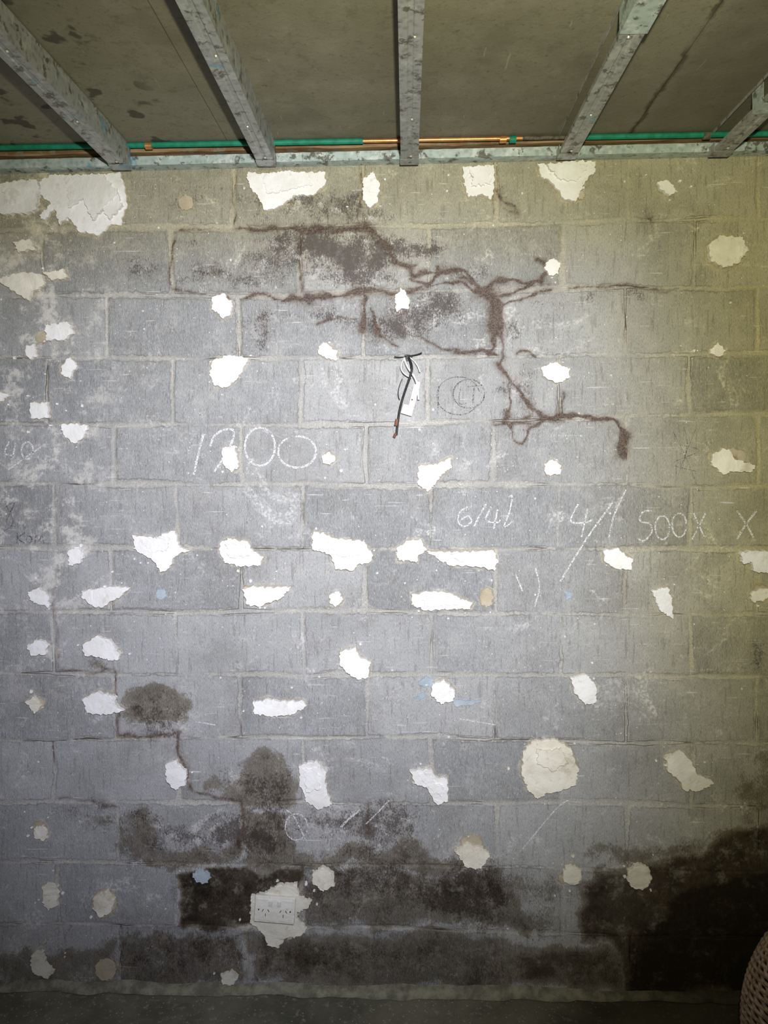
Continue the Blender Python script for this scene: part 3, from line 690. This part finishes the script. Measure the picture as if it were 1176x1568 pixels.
# ------------------------------------------------------------------ power outlet (plaster splashed)
out=bpy.data.objects.new('power_outlet',None); sc.collection.objects.link(out)
po_m=patchmat('outlet_plastic',(.76,.75,.70),(.68,.66,.60),(.5,.47,.4))
slot=simple('slot_dark',(.05,.045,.04),(.08,.07,.06),60,.7)
c0=on_y(421,1392,-.016); tilt=math.radians(4)
Mo=Matrix.Translation(c0)@Matrix.Rotation(tilt,4,'Y')
def oloc(x,z,y=0): return Mo@Vector((x,y,z))
rbox('face_plate',oloc(0,0),(.128,.012,.084),(0,tilt,0),po_m,out,.004)
rbox('raised_centre',oloc(0,0,-.0065),(.112,.003,.068),(0,tilt,0),po_m,out,.001)
for sx in (-1,1):
    cx=sx*.028
    rbox('slot_l%d'%sx,oloc(cx-.009,-.002,-.0080),(.0022,.001,.009),(0,tilt+.5,0),slot,out,.0003)
    rbox('slot_r%d'%sx,oloc(cx+.009,-.002,-.0080),(.0022,.001,.009),(0,tilt-.5,0),slot,out,.0003)
    rbox('slot_e%d'%sx,oloc(cx,-.016,-.0080),(.0022,.001,.009),(0,tilt,0),slot,out,.0003)
    rbox('switch%d'%sx,oloc(sx*.014,.022,-.009),(.012,.005,.018),(.15,tilt,0),po_m,out,.001)
    tube('screw_rim%d'%sx,[oloc(sx*.050,0,-.0075),oloc(sx*.050,0,-.0092)],.0025,slot,out,smooth=False)

# ------------------------------------------------------------------ wicker basket in the corner
k=NT('wicker'); c=k.mix(k.ss(k.noise(60,5,.7),.35,.65),(.20,.13,.09),(.42,.31,.24)); k.col(c); k.bump(k.noise(200,4),.5,.001); wk=k.m
bc=Vector((1.105,-.36,0)); V=[];F=[]
def Rz(z): 
    t=z/.41; return .150+.062*math.sin(min(1,max(0,t*.95+.08))*math.pi)**.8-.02*t
rows=44; seg=144; rr=.0052
for r_ in range(rows):
    z=.008+r_*(.40/rows); b0=len(V)
    for s in range(seg):
        th=2*math.pi*s/seg; rad=Rz(z)+.0042*math.sin(th*18+math.pi*(r_%2))
        for q_ in range(6):
            a_=2*math.pi*q_/6; V.append((bc.x+(rad+rr*math.cos(a_))*math.cos(th),bc.y+(rad+rr*math.cos(a_))*math.sin(th),z+rr*math.sin(a_)))
    for s in range(seg):
        for q_ in range(6):
            A=b0+s*6+q_;B=b0+s*6+(q_+1)%6;C2=b0+((s+1)%seg)*6+(q_+1)%6;D2=b0+((s+1)%seg)*6+q_; F.append((A,D2,C2,B))
for s in range(36):
    th=2*math.pi*(s+.0)/36; b0=len(V); n=14
    for t in range(n):
        z=.40*t/(n-1)+.004; rad=Rz(z)
        for q_ in range(5):
            a_=2*math.pi*q_/5; V.append((bc.x+rad*math.cos(th)+.004*math.cos(a_),bc.y+rad*math.sin(th)+.004*math.sin(a_),z))
    for t in range(n-1):
        for q_ in range(5): A=b0+t*5+q_;B=b0+t*5+(q_+1)%5; F.append((A,B,B+5,A+5))
for z,rr2 in ((.405,.010),(.008,.008)):
    b0=len(V)
    for s in range(seg):
        th=2*math.pi*s/seg
        for q_ in range(8):
            a_=2*math.pi*q_/8+th*20; rj=rr2*(1+.15*math.cos(2*a_)); V.append((bc.x+(Rz(z)+rj*math.cos(a_-th*20))*math.cos(th),bc.y+(Rz(z)+rj*math.cos(a_-th*20))*math.sin(th),z+rj*math.sin(a_-th*20)))
    for s in range(seg):
        for q_ in range(8):
            F.append((b0+s*8+q_,b0+((s+1)%seg)*8+q_,b0+((s+1)%seg)*8+(q_+1)%8,b0+s*8+(q_+1)%8))
b0=len(V); V.append((bc.x,bc.y,.012))
for s in range(48): V.append((bc.x+Rz(.01)*math.cos(2*math.pi*s/48),bc.y+Rz(.01)*math.sin(2*math.pi*s/48),.012))
for s in range(48): F.append((b0,b0+1+s,b0+1+(s+1)%48))
obj_from('wicker_basket',V,F,wk,True)

# ------------------------------------------------------------------ light
def look(o,t): o.rotation_euler=(Vector(t)-o.location).to_track_quat('-Z','Y').to_euler()
def spot(name,loc,tgt,e,col,size,blend,rad):
    l=bpy.data.lights.new(name,'SPOT'); l.energy=e; l.color=col; l.spot_size=math.radians(size); l.spot_blend=blend; l.shadow_soft_size=rad
    o=bpy.data.objects.new(name,l); o.location=loc; sc.collection.objects.link(o); look(o,tgt); return o
t=w2(480,800); t2=w2(760,480)
spot('torch_light',(.10,-2.25,1.95),(t[0],0,t[1]),300,(.75,.78,1.0),74,1.0,.02)
spot('torch_spill',(.10,-2.25,1.95),(t2[0],0,t2[1]),165,(1.0,.94,.60),108,1.0,.03)
wd=bpy.data.worlds.new('world'); sc.world=wd; wd.use_nodes=True
wd.node_tree.nodes['Background'].inputs[0].default_value=(1.0,.95,.70,1); wd.node_tree.nodes['Background'].inputs[1].default_value=.11
